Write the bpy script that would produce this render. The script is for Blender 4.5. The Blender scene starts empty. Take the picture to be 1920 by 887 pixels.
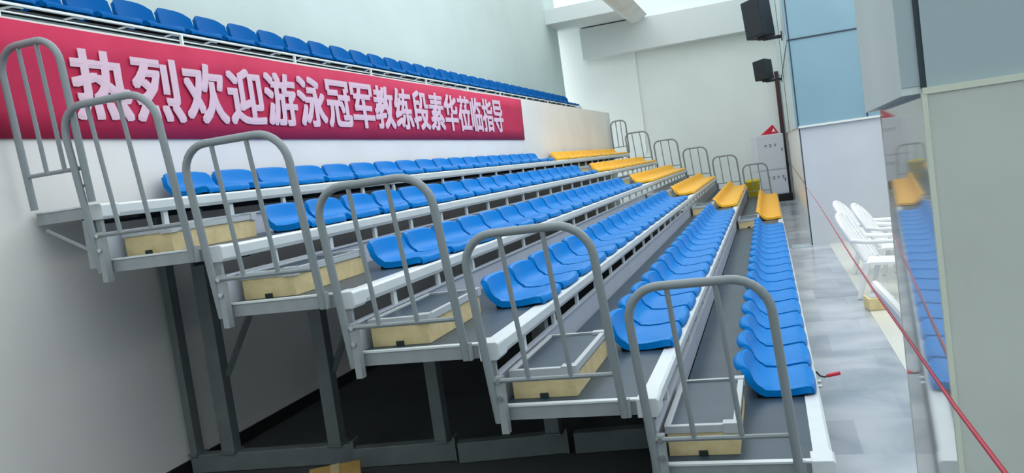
import bpy, bmesh, math, random
from mathutils import Vector, Matrix
random.seed(4)
SC = bpy.context.scene
COL = SC.collection

# ------------------------------------------------------------------ camera, world, light, exposure
cam_data = bpy.data.cameras.new('camera')
cam = bpy.data.objects.new('camera', cam_data); COL.objects.link(cam)
cam.location = (4.5997, -4.0095, 0.0417)
cam.rotation_euler = (1.4972, 0.1377, 0.2999)
cam_data.sensor_width = 36.0
cam_data.lens = 1547.55 / 1920 * 36
cam_data.clip_start = 0.02
SC.camera = cam

SC.view_settings.view_transform = 'Standard'
SC.view_settings.look = 'None'
SC.view_settings.gamma = 1
SC.view_settings.use_curve_mapping = False
SC.view_settings.exposure = 0.28

world = bpy.data.worlds.new('daylight'); SC.world = world
world.use_nodes = True
world.node_tree.nodes['Background'].inputs[0].default_value = (0.94, 0.985, 1.0, 1)
world.node_tree.nodes['Background'].inputs[1].default_value = 1.5

def area(name, loc, target, sx, sy, power, col):
    l = bpy.data.lights.new(name, 'AREA'); l.shape = 'RECTANGLE'; l.size = sx; l.size_y = sy
    l.energy = power; l.color = col
    o = bpy.data.objects.new(name, l); COL.objects.link(o)
    o.location = loc
    o.rotation_euler = (Vector(target) - Vector(loc)).to_track_quat('-Z', 'Y').to_euler()
    return o
# daylight falling through the long roof light above the hall
area('skylight_daylight', (3.7, 9.5, 6.6), (1.4, 10.5, -0.5), 3.2, 27, 420, (0.95, 0.98, 1.0))

# ------------------------------------------------------------------ materials
def lin(c):
    return tuple((x/255/12.92 if x/255 <= .04045 else ((x/255+.055)/1.055)**2.4) for x in c) + (1,)
MATS = {}
def mat(name, rgb, rough=.5, metal=0.0, noise=None, bump=0, coat=0, spec=.5, trans=0, alpha=1):
    m = bpy.data.materials.new(name); m.use_nodes = True
    nt = m.node_tree; b = nt.nodes['Principled BSDF']
    b.inputs['Base Color'].default_value = lin(rgb)
    b.inputs['Roughness'].default_value = rough; b.inputs['Metallic'].default_value = metal
    b.inputs['Specular IOR Level'].default_value = spec
    b.inputs['Coat Weight'].default_value = coat
    b.inputs['Transmission Weight'].default_value = trans
    b.inputs['Alpha'].default_value = alpha
    if noise or bump:
        tc = nt.nodes.new('ShaderNodeTexCoord')
        nz = nt.nodes.new('ShaderNodeTexNoise'); nz.inputs['Scale'].default_value = (noise or (20, 0))[0]
        nz.inputs['Detail'].default_value = 4
        nt.links.new(tc.outputs['Object'], nz.inputs['Vector'])
        if noise:
            rp = nt.nodes.new('ShaderNodeValToRGB'); a = noise[1]
            rp.color_ramp.elements[0].position = .3; rp.color_ramp.elements[1].position = .7
            rp.color_ramp.elements[0].color = lin(tuple(max(0, c - a) for c in rgb))
            rp.color_ramp.elements[1].color = lin(tuple(min(255, c + a) for c in rgb))
            nt.links.new(nz.outputs['Fac'], rp.inputs['Fac'])
            nt.links.new(rp.outputs['Color'], b.inputs['Base Color'])
        if bump:
            bp = nt.nodes.new('ShaderNodeBump'); bp.inputs['Strength'].default_value = bump
            bp.inputs['Distance'].default_value = .02
            nt.links.new(nz.outputs['Fac'], bp.inputs['Height'])
            nt.links.new(bp.outputs['Normal'], b.inputs['Normal'])
    MATS[name] = m
    return m
M_wall = mat('white_plaster', (232, 232, 230), .85, noise=(1.3, 4))
M_wall_up = mat('pale_plaster', (194, 210, 208), .85, noise=(.8, 3))
M_far = mat('far_plaster', (234, 242, 240), .85, noise=(.6, 4))
M_ceil = mat('ceiling_paint', (214, 222, 222), .9)
M_darktrim = mat('black_baseboard', (18, 20, 22), .6)
M_frame = mat('grey_painted_steel', (148, 156, 160), .42, .0, noise=(9, 5))
M_nose = mat('pale_grey_aluminium', (212, 221, 224), .38, .0, noise=(5, 4))
M_riser = mat('grey_riser_sheet', (190, 198, 210), .45, noise=(2, 4))
M_deck = mat('blue_grey_deck_vinyl', (50, 68, 82), .36, noise=(3, 6), spec=.3)
M_rail = mat('grey_rail_enamel', (134, 144, 148), .4, .0)
M_blue = mat('blue_plastic', (4, 120, 200), .32, noise=(3, 3), coat=.0, spec=.07)
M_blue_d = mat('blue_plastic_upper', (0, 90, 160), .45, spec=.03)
M_yel = mat('yellow_plastic', (255, 192, 60), .4, coat=.0, spec=.15)
M_black = mat('seat_shadow_black', (16, 18, 24), .7)  # colour of the shadow gaps under the seats
M_shade = mat('shaded_ledge_sheet', (122, 146, 150), .6)
M_post = mat('stand_shade_steel', (104, 112, 114), .55, noise=(6, 5))  # support frame steel, colour darkened for the shade under the stand
M_under = mat('recess_shade_steel', (44, 50, 54), .7)  # steel coloured near black for shade under decks and balcony seats
M_ply = mat('pale_plywood', (214, 196, 148), .6, noise=(14, 9))
M_rim = mat('grey_box_trim', (176, 184, 188), .45)
M_tape = mat('black_bracket', (30, 46, 42), .5)
M_red = mat('red_banner_cloth', (190, 32, 78), .8, noise=(2.2, 6), bump=.15)
M_text = mat('pale_pink_lettering', (226, 196, 212), .8)
M_white = mat('white_plastic', (236, 238, 238), .35, coat=.2)
M_spk = mat('black_speaker_plastic', (22, 28, 34), .55)
M_spk2 = mat('dark_grey_speaker_side', (44, 52, 62), .5)
M_maroon = mat('dark_maroon_paint', (62, 30, 36), .4)
M_cab = mat('white_cabinet_enamel', (218, 222, 232), .4)
M_ink = mat('dark_print', (40, 44, 66), .6)
M_redp = mat('red_plastic', (206, 30, 60), .4)
M_ribbon = mat('crimson_tape', (168, 34, 56), .5)
M_teal = mat('pale_teal_panel', (128, 162, 176), .3, noise=(.7, 5))
M_teal2 = mat('pale_blue_trim_panel', (186, 208, 214), .35)
M_joint = mat('dark_joint', (36, 52, 60), .6)
M_tile = mat('white_wall_tile', (194, 199, 205), .18, noise=(1.1, 4))
M_tile2 = mat('light_wall_tile', (236, 240, 242), .25, noise=(1.1, 3))
M_silver = mat('bright_trim', (222, 226, 222), .3)
M_col_up = mat('grey_cladding', (156, 174, 180), .35, noise=(1.5, 4))
M_col_box = mat('pale_grey_cladding', (196, 208, 210), .45, noise=(2, 4))
M_cream = mat('cream_cap', (196, 204, 190), .5)
M_stone = mat('honed_grey_stone', (180, 187, 182), .5, noise=(3.5, 8))
M_binY = mat('mustard_plastic', (206, 184, 40), .5)
M_card = mat('tan_cardboard', (196, 160, 92), .8, noise=(12, 8))
M_steel = mat('bright_steel', (200, 204, 206), .25, .9)
M_glass = mat('clear_film', (220, 228, 230), .25)

def polished_stone():
    m = bpy.data.materials.new('polished_grey_stone'); m.use_nodes = True
    nt = m.node_tree; b = nt.nodes['Principled BSDF']
    b.inputs['Base Color'].default_value = lin((176, 182, 182))
    b.inputs['Roughness'].default_value = .035
    b.inputs['Specular IOR Level'].default_value = .5
    b.inputs['IOR'].default_value = 1.55
    return m
M_polish = polished_stone()

def marble_floor():
    m = bpy.data.materials.new('polished_marble_floor'); m.use_nodes = True
    nt = m.node_tree; b = nt.nodes['Principled BSDF']; L = nt.links.new
    tc = nt.nodes.new('ShaderNodeTexCoord')
    mp = nt.nodes.new('ShaderNodeMapping'); mp.inputs['Location'].default_value = (.33, .2, 0)
    L(tc.outputs['Object'], mp.inputs['Vector'])
    br = nt.nodes.new('ShaderNodeTexBrick'); br.offset = .5
    br.inputs['Scale'].default_value = 1.0
    br.inputs['Mortar Size'].default_value = .002
    br.inputs['Brick Width'].default_value = .62; br.inputs['Row Height'].default_value = .62
    br.inputs['Color1'].default_value = lin((70, 84, 96)); br.inputs['Color2'].default_value = lin((176, 182, 188))
    br.inputs['Mortar'].default_value = lin((140, 148, 156)); br.inputs['Bias'].default_value = .25
    L(mp.outputs['Vector'], br.inputs['Vector'])
    n1 = nt.nodes.new('ShaderNodeTexNoise'); n1.inputs['Scale'].default_value = 1.3; n1.inputs['Detail'].default_value = 8
    n1.inputs['Distortion'].default_value = .5
    L(tc.outputs['Object'], n1.inputs['Vector'])
    rp = nt.nodes.new('ShaderNodeValToRGB')
    rp.color_ramp.elements[0].position = .35; rp.color_ramp.elements[0].color = lin((126, 138, 150))
    rp.color_ramp.elements[1].position = .65; rp.color_ramp.elements[1].color = lin((202, 206, 212))
    L(n1.outputs['Fac'], rp.inputs['Fac'])
    mx = nt.nodes.new('ShaderNodeMixRGB'); mx.blend_type = 'MIX'; mx.inputs[0].default_value = .5
    L(br.outputs['Color'], mx.inputs[1]); L(rp.outputs['Color'], mx.inputs[2])
    L(mx.outputs['Color'], b.inputs['Base Color'])
    b.inputs['Roughness'].default_value = .2
    b.inputs['Specular IOR Level'].default_value = .35
    return m
M_marble = marble_floor()
M_alcove = mat('pale_cream_floor', (206, 206, 196), .2, noise=(.9, 6))
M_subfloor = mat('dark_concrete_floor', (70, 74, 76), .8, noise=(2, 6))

# ------------------------------------------------------------------ mesh helpers
class MB:
    def __init__(s): s.v = []; s.f = []; s.sm = []
    def add(s, vs, fs, smooth=False):
        o = len(s.v); s.v += [tuple(v) for v in vs]
        s.f += [tuple(i + o for i in f) for f in fs]; s.sm += [smooth] * len(fs)
    def box(s, x0, y0, z0, x1, y1, z1, M=None):
        vs = [Vector(p) for p in ((x0,y0,z0),(x1,y0,z0),(x1,y1,z0),(x0,y1,z0),(x0,y0,z1),(x1,y0,z1),(x1,y1,z1),(x0,y1,z1))]
        if M: vs = [M @ v for v in vs]
        s.add(vs, [(0,3,2,1),(4,5,6,7),(0,1,5,4),(1,2,6,5),(2,3,7,6),(3,0,4,7)])
        return s
    def prism(s, poly, axis, a, b, M=None, smooth=False):
        # poly: 2D outline, extruded along axis from a to b
        n = len(poly)
        def P(p, t):
            if axis == 'y': q = (p[0], t, p[1])
            elif axis == 'x': q = (t, p[0], p[1])
            else: q = (p[0], p[1], t)
            q = Vector(q); return M @ q if M else q
        vs = [P(p, a) for p in poly] + [P(p, b) for p in poly]
        fs = [(i, (i+1) % n, n + (i+1) % n, n + i) for i in range(n)]
        s.add(vs, fs, smooth); s.add(vs, [tuple(range(n))[::-1], tuple(range(n, 2*n))])
        return s
    def tube(s, pts, r, n=10, close=False):
        pts = [Vector(p) for p in pts]; rings = []
        up = None
        for i, p in enumerate(pts):
            if close: t = pts[(i+1) % len(pts)] - pts[i-1]
            else: t = (pts[min(i+1, len(pts)-1)] - pts[max(i-1, 0)])
            t.normalize()
            if up is None:
                up = Vector((0, 0, 1)) if abs(t.z) < .9 else Vector((1, 0, 0))
            a = (up - t * up.dot(t)).normalized(); up = a
            c = t.cross(a)
            rings.append([p + r * (math.cos(2*math.pi*k/n) * a + math.sin(2*math.pi*k/n) * c) for k in range(n)])
        vs = [v for rg in rings for v in rg]; fs = []
        m = len(pts)
        for i in range(m if close else m - 1):
            for k in range(n):
                j = (i + 1) % m
                fs.append((i*n+k, i*n+(k+1) % n, j*n+(k+1) % n, j*n+k))
        s.add(vs, fs, True)
        if not close: s.add([v for v in rings[0]] + [v for v in rings[-1]], [tuple(range(n))[::-1], tuple(range(n, 2*n))])
        return s
    def grid(s, rows, closed=False, smooth=True):
        n = len(rows[0]); vs = [v for r in rows for v in r]; fs = []
        for i in range(len(rows) - 1):
            for k in range(n if closed else n - 1):
                fs.append((i*n+k, (i+1)*n+k, (i+1)*n+(k+1) % n, i*n+(k+1) % n))
        s.add(vs, fs, smooth); return s
    def mesh(s, name, m, bevel=0):
        me = bpy.data.meshes.new(name); me.from_pydata(s.v, [], s.f); me.update()
        bm = bmesh.new(); bm.from_mesh(me)
        bmesh.ops.remove_doubles(bm, verts=bm.verts, dist=1e-5)
        bmesh.ops.recalc_face_normals(bm, faces=bm.faces)
        bm.to_mesh(me); bm.free()
        if any(s.sm):
            me.shade_smooth()
            try: me.set_sharp_from_angle(angle=math.radians(38))
            except Exception: pass
        me.materials.append(m); return me
    def build(s, name, m, parent=None, bevel=0, loc=None):
        o = bpy.data.objects.new(name, s.mesh(name, m)); COL.objects.link(o)
        if parent: o.parent = parent
        if loc: o.location = loc
        if bevel:
            md = o.modifiers.new('bevel', 'BEVEL'); md.width = bevel; md.segments = 2; md.limit_method = 'ANGLE'
        return o
def tag(o, label=None, cat=None, group=None, kind=None):
    if label: o['label'] = label
    if cat: o['category'] = cat
    if group: o['group'] = group
    if kind: o['kind'] = kind
    return o
def empty(name, loc=(0, 0, 0), rz=0):
    o = bpy.data.objects.new(name, None); COL.objects.link(o)
    o.location = loc; o.rotation_euler = (0, 0, rz); o.empty_display_size = .1
    return o
def struct(o): o['kind'] = 'structure'; return o
def copy_tree(o, parent=None):
    c = o.copy(); COL.objects.link(c)
    if parent: c.parent = parent
    for ch in o.children: copy_tree(ch, c)
    return c

# ------------------------------------------------------------------ shared dimensions
FL = -1.85                      # hall floor
DX, DZ = .8, .3439              # tier depth and rise
NX, NZ = .7396, .2131           # front edge and top of the highest tier
Y0, Y1 = .04, 20.45             # near and far end of the stand
def nose(k): return NX + k*DX, NZ - k*DZ
WX = .2                         # face of the wall behind the stand

# ------------------------------------------------------------------ the room
struct(MB().box(4.75, -9, FL-.1, 9.5, 23.4, FL).build('floor', M_marble))
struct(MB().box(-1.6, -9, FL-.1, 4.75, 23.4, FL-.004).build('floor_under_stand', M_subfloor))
struct(MB().box(5.42, 2.0, FL, 9.5, 10.96, FL+.004).build('floor_alcove', M_alcove))
wl = MB()
wl.add([(-1.6, -9, FL-.05), (WX, -9, FL-.05), (WX, 20.9, FL-.05), (-1.6, 20.9, FL-.05),
        (-1.6, -9, 1.43), (WX, -9, 1.43), (WX, 20.9, 1.509), (-1.6, 20.9, 1.509)],
       [(0,3,2,1),(4,5,6,7),(0,1,5,4),(1,2,6,5),(2,3,7,6),(3,0,4,7)])
struct(wl.build('wall_left', M_wall))
struct(MB().box(WX, -8, FL-.02, WX+.02, 20.9, FL+.10).build('baseboard_left', M_darktrim))
struct(MB().box(-1.75, -9, 1.45, -1.4, 22.45, 7.2).build('wall_left_upper', M_wall_up))
struct(MB().box(-3.5, 23.3, FL-.1, 9.5, 23.6, 7.2).build('wall_far', M_far))
struct(MB().box(-1.75, -9.0, FL-.1, 9.5, -8.7, 4.6).build('wall_near', M_far))
struct(MB().box(-.74, 22.75, 3.44, 5.3, 23.3, 4.42).build('beam_far', M_ceil))
# ceiling slab over the far bay, its cross rib, and the open roof light before it
struct(MB().box(-1.75, 21.0, 4.46, 1.0, 23.4, 4.9).build('ceiling', M_ceil))
struct(MB().prism([(.72, 4.5), (.98, 4.3), (1.2, 4.3), (1.46, 4.5)], 'y', 17, 22.8).build('trim_1', M_wall))

# right-hand wall of the far bay, running towards the far wall
RA = math.atan2(.09, 12.34)
RW = Matrix.Translation((5.15, 10.96, 0)) @ Matrix.Rotation(-RA, 4, 'Z')
struct(MB().box(0, .02, FL, .25, 12.4, .18, RW).build('wall_right', M_tile2))
struct(MB().box(-.04, .0, .18, .25, 12.4, 6.5, RW).build('wall_right_upper', M_teal2))
t = MB()
t.box(-.006, -.012, FL, .012, .004, .18, RW)
t.box(-.004, 0, -.80, 0, 12.3, -.785, RW)
struct(t.build('trim_2', M_joint))
t = MB(); t.box(-.05, 6.0, .18, -.038, 6.02, 6, RW)
t.box(-.05, 0, 1.63, -.038, 8, 1.65, RW)
struct(t.build('trim_3', M_joint))
# broad wall facing the camera, to the right of that corner
struct(MB().box(5.145, 10.95, FL, 9.5, 11.2, .17).build('wall_right_end', M_tile))
struct(MB().box(5.105, 10.93, .18, 9.5, 11.2, 6.5).build('wall_right_end_upper', M_teal))
t = MB(); t.box(5.14, 10.905, .165, 9.5, 10.93, .20); struct(t.build('trim_4', M_silver))
t = MB(); t.box(5.11, 10.915, 1.648, 6.3, 10.93, 1.668); t.box(5.135, 10.918, .2, 5.152, 10.93, 6)
t.box(6.22, 10.915, .2, 6.24, 10.93, 1.66)
struct(t.build('trim_5', M_joint))
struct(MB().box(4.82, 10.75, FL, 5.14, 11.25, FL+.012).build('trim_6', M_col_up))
# outer right wall of the alcove
struct(MB().box(9.4, -9, FL, 9.6, 11, 3.0).build('wall_right_outer', M_tile))

# near column: polished stone below, cladding above
CA = math.radians(3.5)
CM = Matrix.Translation((4.787, -2.879, 0)) @ Matrix.Rotation(-CA, 4, 'Z')
colm = empty('stone_column'); tag(colm, 'broad grey stone column at the right edge, polished side mirroring the seats', 'column')
MB().box(.0, .0, FL, 1.6, .80, .0725, CM).build('polished_face', M_polish, colm)
MB().box(.004, -.012, FL, 1.6, .0, .0705, CM).build('honed_face', M_stone, colm)
MB().box(-.002, -.0135, FL, .004, -.001, .072, CM).build('corner_trim', M_cream, colm)
MB().box(-.001, .80, FL, .004, .804, .06, CM).build('edge_highlight', M_silver, colm)  # bright strip standing in for the highlight on the far edge
MB().box(.0, -.014, .0705, 1.6, -.0, .0785, CM).build('cream_cap', M_cream, colm)
MB().box(.006, .0, .0785, 1.6, .93, 2.6, CM).build('upper_cladding', M_col_up, colm)
MB().box(-.0225, .0, .0725, .006, .93, 2.6, CM).build('boxed_cladding', M_col_box, colm)
MB().box(-.0215, -.001, .082, -.001, .0, 2.6, CM).build('boxed_return', M_col_up, colm)
MB().box(-.001, -.004, .0785, .0055, .0, 2.6, CM).build('black_groove', M_joint, colm)
MB().box(.0055, -.006, .0785, 1.6, .0, 2.6, CM).build('cladding_panel', M_col_up, colm)

# white conduit on the far wall
tag(MB().tube([(.85, 23.27, .2), (.85, 23.27, 3.44)], .032).build('wall_pipe', M_white),
    'thin white vertical pipe on the far wall rising to the beam', 'pipe')
# small sensor by the upper corner
s = empty('wall_sensor', (-1.38, 21.6, 4.55)); tag(s, 'tiny white sensor with a dark lens on the upper back wall corner', 'sensor')
MB().box(-.02, -.06, -.12, .06, .06, .1).build('housing', M_white, s)
MB().tube([(.07, 0, -.02), (.2, 0, -.03)], .055).build('lens', M_spk, s)

# ------------------------------------------------------------------ banner with lettering
TXT = '热烈欢迎游泳冠军教练段素华莅临指导'
ban = empty('red_banner', (WX, 0, 0)); tag(ban, 'long crimson cloth banner with pale pink Chinese characters on the white wall', 'banner')
rows = []
NYb = 60
for j, z in enumerate([0, .25, .5, .75, 1]):
    r = []
    for i in range(NYb + 1):
        y = -.9 + (11.32 + .9) * i / NYb
        y += .09 * z * (i / NYb)
        w = .003 * math.sin(i*.9) * (1 if 0 < j < 4 else .3) + .002 * math.sin(i*2.3 + j)
        zz = .688 + (.746 + .030 * i / NYb) * z + (.003*math.sin(i*.5) if j == 4 else 0)
        r.append((.016 + w, y, zz))
    rows.append(r)
b = MB(); b.grid(rows)
bo = b.build('banner_cloth', M_red, ban)
md = bo.modifiers.new('thick', 'SOLIDIFY'); md.thickness = .004
CY0, CY1 = .49, 10.07
pit = (CY1 - CY0) / len(TXT)
for i, ch in enumerate(TXT):
    cu = bpy.data.curves.new('glyph', 'FONT'); cu.body = ch; cu.size = 1; cu.extrude = .001
    cu.resolution_u = 3
    to = bpy.data.objects.new('glyph_tmp', cu); COL.objects.link(to)
    bpy.context.view_layer.update()
    me = bpy.data.meshes.new_from_object(to.evaluated_get(bpy.context.evaluated_depsgraph_get()))
    bpy.data.objects.remove(to)
    xs = [v.co.x for v in me.vertices]; ys = [v.co.y for v in me.vertices]
    cx = (min(xs) + max(xs)) / 2; w = max(xs) - min(xs); hh = max(ys) - min(ys); cyy = (min(ys)+max(ys))/2
    sxx = (pit * .90) / max(w, .82); syy = (.47 + .06*i/16) / max(hh, .85)
    for v in me.vertices:
        x, y, z = v.co
        v.co = (.030 + z, CY0 + pit * (i + .5) + (x - cx) * sxx, 1.06 + .035*i/16 + (y - cyy) * syy)
    base = [v.co.copy() for v in me.vertices]; polys = [tuple(p.vertices) for p in me.polygons]
    mb = MB()
    for q in range(9):
        ax, ay = q % 3 - 1, q // 3 - 1
        mb.add([(c.x + .0004*q, c.y + .017*ax, c.z + .012*ay) for c in base], polys)
    me2 = bpy.data.meshes.new('character'); me2.from_pydata(mb.v, [], mb.f); me2.update()
    bpy.data.meshes.remove(me); me = me2
    me.materials.clear(); me.materials.append(M_text); me.name = 'character'
    o = bpy.data.objects.new('character', me); COL.objects.link(o); o.parent = ban

# ------------------------------------------------------------------ stand tiers
ORD = ['front', 'second', 'third', 'fourth', 'fifth', 'top']
def rowname(k):  # k 0 = highest
    return {5: 'lowest row', 4: 'second row up', 3: 'third row up', 2: 'fourth row up', 1: 'fifth row up', 0: 'highest row'}[k]
def tiername(k):
    return rowname(k).replace('row', 'tier')
for k in range(6):
    x, z = nose(k)
    t = empty('seating_tier', (x, Y0, z))
    tag(t, 'steel %s of the telescopic stand with blue grey deck and pale front beam' % tiername(k), 'platform', 'tiers of the telescopic stand')
    L = Y1 - Y0
    xr = -.822 if k else WX + .03 - x
    MB().box(xr, .0, -.03, -.085, L, -.001).build('deck', M_deck, t)
    nb = MB().prism([(-.09, -.083), (-.01, -.083), (0, -.06), (0, -.012), (-.014, 0), (-.09, 0)], 'y', .12, L)
    nb.build('nose_beam', M_nose, t)
    MB().prism([(-.105, -.092), (-.006, -.092), (.008, -.075), (.008, -.006), (-.004, .006), (-.105, .006)], 'y', -.012, .13).build('end_cap', M_nose, t, bevel=.004)
    # end channel at the near end
    MB().prism([(xr, -.075), (-.1, -.075), (-.1, 0), (xr, 0)], 'y', -.004, .02).build('end_channel', M_frame, t)
    MB().box(xr, -.010, -.004, -.1, .03, .006).build('end_trim', M_nose, t)
    MB().box(xr, L-.02, -.07, -.1, L, .004).build('far_end_channel', M_frame, t)
    # riser down to the next tier
    if k < 5:
        MB().prism([(-.055, -.355), (-.035, -.355), (-.035, -.19), (-.02, -.185), (-.02, -.172), (-.055, -.172)], 'y', .02, L - .02).build('riser_panel', M_riser, t)
        MB().box(-.068, 0, -.41, -.026, .025, -.084).build('end_upright', M_frame, t)
        y = .55
        while y < L - .2:
            MB().box(-.050, y, -.174, -.028, y + .045, -.083).build('riser_post', M_nose, t)
            y += .72
        # underside channel seen through the slot, shade put in its dark colour
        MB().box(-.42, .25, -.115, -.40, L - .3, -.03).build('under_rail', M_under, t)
    else:
        MB().box(-.045, .0, -.10, -.012, L, -.083).build('front_lip', M_frame, t)
        MB().box(-.06, .03, FL - z + .05, -.035, L - .05, -.09).build('front_skirt', M_nose, t)
    if k == 0:   # slanting strut back to the wall at the near end
        MB().tube([(.29 - x, .0, .12 - z - .02), (.66 - x, .0, -.09 - z)], .012, 6).build('diagonal_strut', M_frame, t)
        MB().box(.60 - x, -.03, -.17 - z, .66 - x, .02, .13 - z).build('strut_plate', M_frame, t)
    # cross joists carrying the deck
    for j in range(7):
        yy = .35 + j * 3.2
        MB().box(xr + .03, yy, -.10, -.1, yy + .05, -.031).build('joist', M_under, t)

# ------------------------------------------------------------------ support frames beneath
def frame(xa, xb, ybase, yb2, posts, brace, label, htop):
    t = empty('support_frame', (xa, ybase, FL)); tag(t, label, 'support frame', 'steel frames standing under the stand')
    ang = math.atan2(yb2 - ybase, xb - xa)
    R = Matrix.Rotation(ang, 4, 'Z')
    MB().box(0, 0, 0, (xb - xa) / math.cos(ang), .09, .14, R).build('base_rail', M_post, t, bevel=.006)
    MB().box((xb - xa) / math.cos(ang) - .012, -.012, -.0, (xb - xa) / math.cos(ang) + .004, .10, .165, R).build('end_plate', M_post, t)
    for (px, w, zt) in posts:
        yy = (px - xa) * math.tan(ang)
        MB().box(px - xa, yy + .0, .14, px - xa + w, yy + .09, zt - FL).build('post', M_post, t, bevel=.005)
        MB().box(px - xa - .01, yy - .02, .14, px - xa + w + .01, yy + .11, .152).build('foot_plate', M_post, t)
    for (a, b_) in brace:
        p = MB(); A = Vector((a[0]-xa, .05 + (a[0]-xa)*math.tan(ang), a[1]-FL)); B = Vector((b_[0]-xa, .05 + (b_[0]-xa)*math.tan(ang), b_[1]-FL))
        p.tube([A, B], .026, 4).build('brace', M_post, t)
    return t
zk = [nose(k)[1] - .10 for k in range(6)]
def uz(x):  # underside of the deck above x
    for k in range(6):
        if x <= nose(k)[0] - .1: return zk[k]
    return zk[5]
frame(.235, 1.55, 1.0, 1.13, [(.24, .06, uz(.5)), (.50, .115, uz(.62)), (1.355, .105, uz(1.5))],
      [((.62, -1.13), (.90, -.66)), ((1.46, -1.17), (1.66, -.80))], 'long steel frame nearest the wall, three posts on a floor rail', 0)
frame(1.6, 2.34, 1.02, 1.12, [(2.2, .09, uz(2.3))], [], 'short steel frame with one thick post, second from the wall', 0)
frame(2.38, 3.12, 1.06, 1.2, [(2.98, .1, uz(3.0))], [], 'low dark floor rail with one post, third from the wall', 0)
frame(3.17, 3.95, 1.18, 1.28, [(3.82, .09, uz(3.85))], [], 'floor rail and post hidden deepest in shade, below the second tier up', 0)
# cardboard box lying on the floor below
t = empty('cardboard_box', (1.66, .66, FL + .003), .5); tag(t, 'tan cardboard box on the floor at the bottom edge, under the stand', 'box')
MB().box(-.17, -.14, 0, .17, .14, .12).build('carton', M_card, t, bevel=.004)
MB().box(-.03, -.142, .1205, .03, .142, .123).build('tape_strip', M_ply, t)

# ------------------------------------------------------------------ guard rails
def rail_mb(xl, xr, zt, zb, zc, bal, r=.0225, R=.17, xlean=-.0492, ylean=-.0639):
    def W(x, z): return Vector((x + xlean*(z - zb), ylean*(z - zb), z))
    pts = [W(xl, zb)]
    n = 7
    pts += [W(xl, zc), W(xl, zt - R - .12)]
    for i in range(n + 1):
        a = math.pi - i * (math.pi/2) / n
        pts.append(W(xl + R + R*math.cos(a), zt - R + R*math.sin(a)))
    for i in range(n + 1):
        a = math.pi/2 - i * (math.pi/2) / n
        pts.append(W(xr - R + R*math.cos(a), zt - R + R*math.sin(a)))
    pts += [W(xr, zt - R - .12), W(xr, zc), W(xr, zb)]
    return pts, W
def make_rail(xl, xr, zt, zb, zc, bal, R=.17, plate=True, xlean=-.0492):
    t = empty('guard_rail')
    pts, W = rail_mb(xl, xr, zt, zb, zc, bal, R=R, xlean=xlean)
    MB().tube(pts, .0225, 12).build('frame_tube', M_rail, t)
    MB().tube([W(xl, zc), W(xr, zc)], .013, 8).build('cross_bar', M_rail, t)
    for b_ in bal:
        MB().tube([W(b_, zc), W(b_, zt)], .0135, 8).build('baluster', M_rail, t)
    if plate:
        p = MB(); p.box(xl + .012, -.018, zb - .06, xl + .05, .03, zc + .02).build('mounting_plate', M_frame, t)
        pl = [c for c in t.children if c.name.startswith('mounting_plate')][0]
        for zz in (zc + .0, zc - .09):
            MB().tube([(xl + .03, -.03, zz), (xl + .03, .0, zz)], .014, 8).build('bolt', M_steel, pl)
        MB().box(xr - .018, -.01, zb - .004, xr + .03, .02, zb + .09).build('front_bracket', M_frame, t)
    return t
rail = make_rail(-.828, -.159, .93, -.068, .1575, (-.62, -.393))
lab = {1: 'fifth tier up', 2: 'fourth tier up', 3: 'third tier up', 4: 'second tier up', 5: 'lowest tier'}
first = True
for end, yy in (('near', -.015), ('far', Y1 + .045)):
    for k in range(1, 6):
        o = rail if first else copy_tree(rail); first = False
        x, z = nose(k); o.location = (x, yy, z)
        tag(o, 'grey tubular guard rail with two balusters at the %s end of the %s' % (end, lab[k]), 'guard rail', 'guard rails at the %s end of the stand' % end)
# narrow rail of the highest tier
x, z = nose(0)
r0 = make_rail(-.46, -.012, 1.0, .02, .227, (-.30, -.16), R=.15, plate=False, xlean=.0)
MB().box(-.085, -.005, .115, -.012, .012, .13).build('stub_bar', M_rail, r0)
r0.location = (x, -.015, z)
r0b = copy_tree(r0); r0b.location = (x, Y1 + .045, z)
tag(r0, 'narrow grey guard rail at the near end of the highest tier, before the banner', 'guard rail', 'guard rails at the near end of the stand')
tag(r0b, 'narrow grey guard rail at the far end of the highest tier, by the wall corner', 'guard rail', 'guard rails at the far end of the stand')

# ------------------------------------------------------------------ step boxes in the aisles
def make_step():
    t = empty('step_box')
    w0, w1, L, H = -.81, -.435, .86, .16
    b_ = MB(); b_.box(w0 + .02, .0, .0, w1, L, H - .035); b_.build('box_body', M_ply, t)
    r = MB(); r.box(w0 + .01, -.008, H - .04, w1 + .008, .022, H); r.box(w0 + .01, L - .022, H - .04, w1 + .008, L + .008, H)
    r.box(w1 - .022, .022, H - .04, w1 + .008, L - .022, H); r.box(w0 + .01, .022, H - .04, w0 + .04, L - .022, H)
    rim_o = r.build('rim', M_rim, t, bevel=.003)
    MB().box(w0 + .04, .022, H - .03, w1 - .022, L - .022, H - .01).build('tread', M_deck, t)
    MB().box(w1 - .07, -.014, H - .045, w1 + .014, .05, H + .006).build('corner_guard', M_rim, rim_o)
    MB().box(w1 - .07, L - .05, H - .045, w1 + .014, L + .014, H + .006).build('corner_guard', M_rim, rim_o)
    MB().box(w0 + .17, -.012, .0, w0 + .215, .004, .026).build('floor_clip', M_tape, t)
    return t
step = make_step(); first = True
for where, yy in (('near end', .165), ('aisle between blue and yellow seats', 11.72)):
    for k in range(1, 6):
        o = step if first else copy_tree(step); first = False
        x, z = nose(k); o.location = (x, yy, z + .0005)
        tag(o, ('pale plywood step box with grey tread on the %s, ' % lab[k]) + ('at its near end' if where == 'near end' else 'in the far aisle'),
            'step', 'step boxes at the near end' if where == 'near end' else 'step boxes in the aisle between blue and yellow seats')

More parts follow.
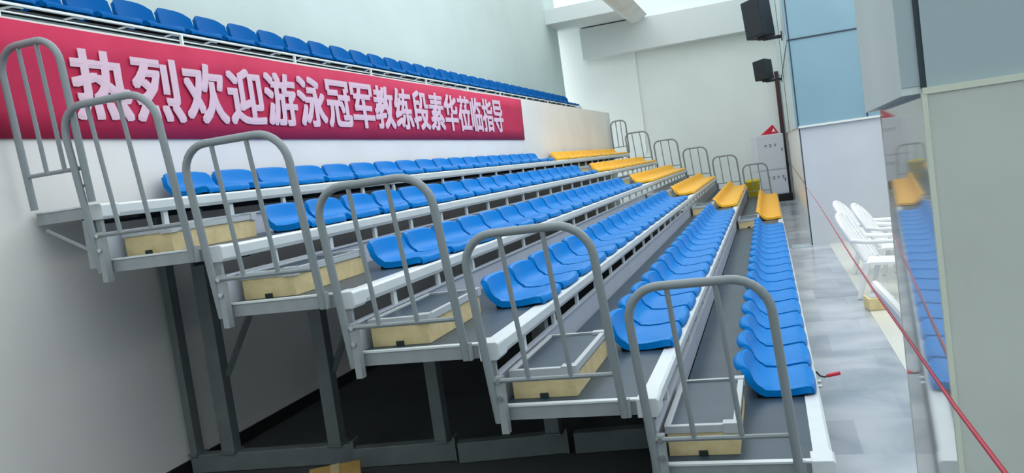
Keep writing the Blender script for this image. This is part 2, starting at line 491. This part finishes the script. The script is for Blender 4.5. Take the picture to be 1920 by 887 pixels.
# ------------------------------------------------------------------ seats
def seat_profile(backh, lift, tall):
    # centre line of the shell from the back top to the front lip (x, z, half width factor)
    P = [(-.492, backh - .012, .72), (-.478, backh + .001, .78), (-.454, backh + .007, .84), (-.432, backh - .004, .90), (-.415, backh*.80, .96),
         (-.400, backh*.58, 1.0), (-.380, backh*.36 + .015, 1.0), (-.350, .064, 1.0), (-.31, .052, 1.0), (-.25, .046, 1.0), (-.18, .048, 1.0), (-.12, .056, 1.0),
         (-.075, .062, .995), (-.045, .060, .98), (-.022, .046, .95), (-.012, .026, .92), (-.012, .008, .90)]
    return [(a, b_ + lift, c) for a, b_, c in P]
def make_seat(m, backh=.20, lift=0.0, W=.528, corner=.012, wing=.030):
    P = seat_profile(backh, lift, 0)
    rows = []; n = 11
    for (x, z, f) in P:
        r = []
        for j in range(n):
            s = -1 + 2*j/(n - 1)
            y = .281 + s * W/2 * f
            e = abs(s)
            # dished pan, rolled side edges
            dz = 0; dxx = 0
            if x < -.34: dxx = wing * e**2.4
            if x > -.38: dz += .012 * e**3 - (.012 if e > .99 else 0)
            if x < -.42: dz -= corner * e**4
            if -.14 < x < -.03: dz -= .006 * (1 - e**2)
            r.append((x + dxx - (.014*e**4 if x > -.03 else 0), y, z + dz))
        rows.append(r)
    b_ = MB(); b_.grid(rows)
    # thickness through a second, offset sheet, closed along the rim
    und = []
    for (x, z, f), r in zip(P, rows):
        if x < -.44: ox, oz = -.004, -.016
        elif x < -.37: ox, oz = -.040, -.016
        elif x < -.33: ox, oz = -.028, -.038
        elif x < -.03: ox, oz = 0, -.044
        else: ox, oz = -.016, -.006
        und.append([(p[0] + ox, p[1], max(p[2] + oz, lift + .006)) for p in r])
    b_.grid(und)
    top = [rows[0]] + [und[0]]; b_.grid(top); b_.grid([rows[-1], und[-1]])
    b_.grid([[r[0] for r in rows], [r[0] for r in und]]); b_.grid([[r[-1] for r in rows], [r[-1] for r in und]])
    o = b_.build('stadium_seat', m)
    return o
seat = make_seat(M_blue)
sb = MB(); sb.box(-.36, .05, .0, -.07, .495, .03).build('shadow_foot', M_black, seat)  # dark block standing in for the shadow beneath the seat
ORDN = ['first','second','third','fourth','fifth','sixth','seventh','eighth','ninth','tenth','eleventh','twelfth','thirteenth','fourteenth','fifteenth','sixteenth','seventeenth','eighteenth','nineteenth','twentieth','twenty-first','twenty-second','twenty-third','twenty-fourth','twenty-fifth','twenty-sixth','twenty-seventh','twenty-eighth','twenty-ninth','thirtieth','thirty-first','thirty-second','thirty-third','thirty-fourth','thirty-fifth','thirty-sixth','thirty-seventh']
first = True
for k in range(6):
    x, z = nose(k)
    for i in range(18):
        o = seat if first else copy_tree(seat); first = False
        o.location = (x, 1.075 + .58*i, z + .0005)
        lb = 'blue plastic seat in the %s, %s from the near end' % (rowname(k), ORDN[i])
        if i == 0: lb = 'blue plastic seat at the near end of the %s' % rowname(k)
        if i == 17: lb = 'blue plastic seat at the far end of the %s, before the yellow seats' % rowname(k)
        tag(o, lb, 'seat', 'blue seats of the %s' % rowname(k))
yseat = make_seat(M_yel)
MB().box(-.36, .05, .0, -.07, .495, .03).build('shadow_foot', M_black, yseat)
first = True
for k in range(6):
    x, z = nose(k)
    for i in range(13):
        o = yseat if first else copy_tree(yseat); first = False
        o.location = (x, 12.8 + .575*i, z + .0005)
        lb = 'yellow plastic seat in the %s, %s from the aisle' % (rowname(k), ORDN[i])
        if i == 12: lb = 'yellow plastic seat at the far end of the %s' % rowname(k)
        tag(o, lb, 'seat', 'yellow seats of the %s' % rowname(k))

# ------------------------------------------------------------------ upper balcony row on its steel frame
UX, UZ = -.42, 1.765
fr = empty('balcony_seat_frame', (UX, 0, 1.51)); tag(fr, 'long pale steel frame carrying the blue balcony seats above the banner', 'seat frame')
MB().box(-.03, .3, .238, .0, 20.15, .255).build('front_rail', M_nose, fr)
MB().box(-.03, .3, .183, -.018, 20.15, .193).build('lower_rail', M_nose, fr)
MB().box(-.43, .3, .22, -.40, 20.15, .25).build('rear_rail', M_under, fr)
MB().box(-.40, .3, .2, -.03, 20.12, .215).build('tray', M_under, fr)
MB().box(-.10, .3, -.055, -.08, 20.12, .185).build('back_panel', M_shade, fr)  # ledge face behind the rails, its shade put in the colour
MB().box(-.46, .3, -.01, -.44, 20.12, .22).build('rear_panel', M_under, fr)
for j in range(11):
    y = .62 + j*1.93
    MB().box(-.022, y, -.06, .005, y + .022, .24).build('front_post', M_nose, fr)
    MB().box(-.43, y, 0, -.40, y + .03, .24).build('rear_post', M_under, fr)
for j in range(35):
    y = .66 + j*.56
    p = MB(); p.tube([(-.02, y, .195), (-.02, y + .11, .232), (-.02, y + .2, .232)], .010, 5)
    p.build('seat_bracket', M_frame, fr)
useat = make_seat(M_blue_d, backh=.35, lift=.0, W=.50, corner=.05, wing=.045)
MB().box(-.40, .06, .0, -.08, .46, .03).build('shadow_foot', M_under, useat)
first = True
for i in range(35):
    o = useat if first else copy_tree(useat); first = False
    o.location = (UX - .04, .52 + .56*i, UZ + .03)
    lb = 'blue seat in the balcony row above the banner, %s from the near end' % ORDN[i]
    if i == 34: lb = 'blue seat at the far end of the balcony row above the wall'
    tag(o, lb, 'seat', 'blue balcony seats above the banner')

# ------------------------------------------------------------------ loudspeakers on the right wall
def speaker(name_label, loc, rz, tilt, w, d, h, arm):
    t = empty('loudspeaker', loc, 0); tag(t, name_label, 'loudspeaker')
    Mx = Matrix.Rotation(tilt, 4, 'Y') @ Matrix.Rotation(rz, 4, 'Z') @ Matrix.Rotation(tilt, 4, 'X')
    b_ = MB(); b_.prism([(-w/2, -d/2), (w/2, -d/2), (w*.36, d/2), (-w*.36, d/2)], 'z', 0, h, Mx)
    b_.build('cabinet', M_spk2, t, bevel=.012)
    MB().box(-w/2 + .015, -d/2 - .012, .02, w/2 - .015, -d/2 + .002, h - .02, Mx).build('front_grille', M_spk, t)
    a = MB(); a.box(.0, -.03, -.07, arm, .03, -.01); a.box(arm - .02, -.07, -.12, arm, .07, .05); a.box(-.08, -.05, -.05, .06, .05, .005)
    a.build('wall_arm', M_spk, t)
    return t
speaker('larger black loudspeaker on a wall arm at the top edge', (4.745, 13.0, 2.02), math.radians(-38), math.radians(-9), .44, .40, .74, .36)
speaker('smaller black loudspeaker farther along the right wall', (4.745, 17.3, 1.50), math.radians(-38), math.radians(-7), .36, .34, .48, .38)

# ------------------------------------------------------------------ far corner: cabinet, marker, door post, bin
t = empty('door_leaf', (5.13, 23.08, FL)); tag(t, 'narrow dark maroon door leaf in the far right corner behind the cabinet', 'door')
MB().box(-.08, .0, 0, .04, .15, 3.95).build('leaf', M_maroon, t)
MB().box(-.03, -.03, 1.0, .05, .0, 1.14).build('handle_plate', M_spk2, t)

CR = math.radians(22)
cabz = FL + .22
plinth = MB().box(-.45, -.3, .0, .50, .32, .218).build('cabinet_plinth', M_darktrim)
plinth.location = (4.62, 22.55, FL); plinth.rotation_euler = (0, 0, CR*.8)
tag(plinth, 'low black plinth under the white cabinets in the far corner', 'plinth')
def locker(z, h, label, glyph):
    t = empty('steel_cabinet', (4.62, 22.55, z), CR*.8); tag(t, label, 'cabinet', 'stacked white cabinets')
    MB().box(-.41, -.28, 0, .41, .28, h - .004).build('cabinet_body', M_cab, t, bevel=.01)
    MB().box(-.385, -.295, .03, .385, -.281, h - .03).build('cabinet_door', M_cab, t, bevel=.004)
    MB().box(.31, -.315, h*.5, .33, -.296, h*.5 + .1).build('handle', M_spk2, t)
    for i in range(glyph):      # printed marks too small in the photo to read: a few short strokes each
        a = -.20 + i*.145; zc = h*.68; m_ = MB()
        m_.box(a, -.2975, zc + .03, a + .085, -.2955, zc + .043)
        m_.box(a + .012, -.2978, zc - .005, a + .075, -.2955, zc + .006)
        m_.box(a + .036, -.2981, zc - .04, a + .048, -.2955, zc + .05)
        if i % 2: m_.box(a, -.2984, zc - .04, a + .08, -.2955, zc - .029)
        m_.build('printed_mark', M_ink, t)
    return t
ca = locker(cabz, .75, 'white steel cabinet with a printed door, lower one of the corner stack', 4)
cb = locker(cabz + .752, 1.08, 'white steel cabinet under the red marker, upper one of the corner stack', 3)
t = empty('safety_marker', (4.72, 22.5, cabz + 1.84), .2); tag(t, 'red folded triangular marker lying on top of the white cabinets', 'marker')
MB().prism([(-.27, 0), (.25, 0), (.10, .27)], 'y', -.09, .09).build('red_panel', M_redp, t)
MB().prism([(.05, .06), (.16, .06), (.10, .17)], 'y', -.096, -.091).build('white_patch', M_white, t)
t = empty('waste_bin', (4.08, 21.25, FL), 0); tag(t, 'mustard yellow plastic bin behind the last rail beside the cabinets', 'bin')
pr = [(.0, 0), (.15, 0), (.165, .02), (.20, .7), (.215, .72), (.215, .76), (.18, .765), (.0, .80)]
rows = [[(r*math.cos(a*math.pi/10), r*math.sin(a*math.pi/10), z) for a in range(20)] for r, z in pr[1:-1]]
b_ = MB(); b_.grid(rows, closed=True); b_.build('bin_body', M_binY, t)
b_ = MB(); b_.grid([[(r*math.cos(a*math.pi/10), r*math.sin(a*math.pi/10), z) for a in range(20)] for r, z in [(.215, .76), (.18, .80), (.05, .83), (.001, .83)]], closed=True)
b_.build('bin_lid', M_binY, t)

# ------------------------------------------------------------------ white plastic chairs in the alcove
def make_chair():
    # faces +x ; origin on the floor below the back
    t = empty('plastic_chair')
    # back: slatted shell with an arched top
    bk = MB()
    def B(z, y): # lean of the back
        return (.08 - (z - .42) * .55 + .03*(1 - (y/.23)**2) * -1, y, z)
    rim = []
    for i in range(15):
        a = math.pi * i / 14
        rim.append((math.cos(a)*.21, .72 + math.sin(a)*.22))
    rim = [(.20, .42)] + rim + [(-.20, .42)]
    bk.tube([B(z, y) for y, z in rim], .026, 8)
    for j in range(5):
        y = -.14 + .07*j
        top = .72 + math.sqrt(max(.0, 1 - (y/.21)**2)) * .22
        bk.tube([B(.42, y), B(.6, y), B(top, y)], .029, 6)
    for zz in (.47, .72):
        bk.tube([B(zz, -.2), B(zz, -.1), B(zz, 0), B(zz, .1), B(zz, .2)], .02, 6)
    bk.build('backrest', M_white, t)
    s = MB(); rows = []
    for i in range(9):
        x = .06 + .44*i/8; r = []
        for j in range(9):
            y = -.23 + .46*j/8
            z = .42 - .02*math.cos(j/8*2*math.pi - math.pi)*-1*.5 + (.012 if i == 0 else 0) - (.03 if i == 8 else 0)
            r.append((x, y, z))
        rows.append(r)
    s.grid(rows); s.grid([[(p[0], p[1], p[2] - .03) for p in r] for r in rows])
    up, dn = rows, [[(p[0], p[1], p[2] - .03) for p in r] for r in rows]
    s.grid([up[0], dn[0]]); s.grid([up[-1], dn[-1]]); s.grid([[r[0] for r in up], [r[0] for r in dn]]); s.grid([[r[-1] for r in up], [r[-1] for r in dn]])
    s.build('seat', M_white, t)
    for sy in (-1, 1):
        for (xa, xb) in ((.10, -.02), (.46, .50)):
            MB().prism([(xa - .035, .41), (xa + .035, .41), (xb + .022, 0), (xb - .022, 0)], 'y', sy*.22 - .022, sy*.22 + .022).build('leg', M_white, t, bevel=.006)
        MB().tube([B(.66, sy*.215), (.12, sy*.25, .64), (.40, sy*.255, .64), (.46, sy*.24, .60), (.47, sy*.235, .40)], .024, 8).build('armrest', M_white, t)
    return t
ch = make_chair()
spots = [(5.50, 5.95, -.42, 'white plastic armchair with slotted back, foremost of the alcove group'),
         (5.60, 7.7, -.38, 'white plastic armchair farthest left in the alcove, behind the foremost one'),
         (5.76, 7.0, -.35, 'white plastic armchair between the foremost chair and the column'),
         (5.36, 1.3, .0, 'white plastic chair cut off by the polished column side, nearest the camera')]
for i, (x, y, rz, lb) in enumerate(spots):
    o = ch if i == 0 else copy_tree(ch)
    o.location = (x, y, FL + .004); o.rotation_euler = (0, 0, rz)
    tag(o, lb, 'chair', 'white chairs in the alcove')
t = empty('storage_crate', (5.53, 5.2, FL + .004), .1); tag(t, 'small beige crate on the floor in front of the foremost white chair', 'crate')
MB().box(-.13, -.12, 0, .13, .12, .13).build('crate_body', M_ply, t, bevel=.01)
MB().box(-.10, -.09, .131, .10, .09, .136).build('crate_lid', M_rim, t)

# ------------------------------------------------------------------ crank handle on the lowest tier, red tape
t = empty('crank_handle', (4.746, 1.72, -1.56)); tag(t, 'small crank with a red grip sticking out of the lowest tier front', 'crank')
MB().tube([(-.0, 0, .03), (.02, 0, .0), (.05, 0, -.01), (.07, 0, 0)], .006, 6).build('crank_arm', M_spk, t)
MB().tube([(.065, 0, -.002), (.15, 0, .012)], .013, 10).build('grip', M_redp, t)
MB().tube([(.0, -.03, -.03), (.022, -.03, -.03)], .013, 8).build('bolt', M_steel, t)
MB().tube([(.0, -.18, -.02), (.02, -.18, -.02)], .011, 8).build('bolt', M_steel, t)

rp = [(5.12, 10.9, -.76), (4.974, 5.04, -.565), (4.905, 2.314, -.461), (4.818, -1.166, -.365), (4.795, -2.089, -.332), (4.785, -2.509, -.313), (4.773, -2.979, -.293), (4.767, -3.214, -.277), (4.758, -3.6, -.255)]
rb = MB()
RP = [Vector(p) for p in rp]
rb.tube(RP, .0026, 8)
tag(rb.build('barrier_rope', M_ribbon), 'thin crimson cord stretched diagonally from the lower right edge to the far corner', 'cord')
print('objects', len(bpy.data.objects))
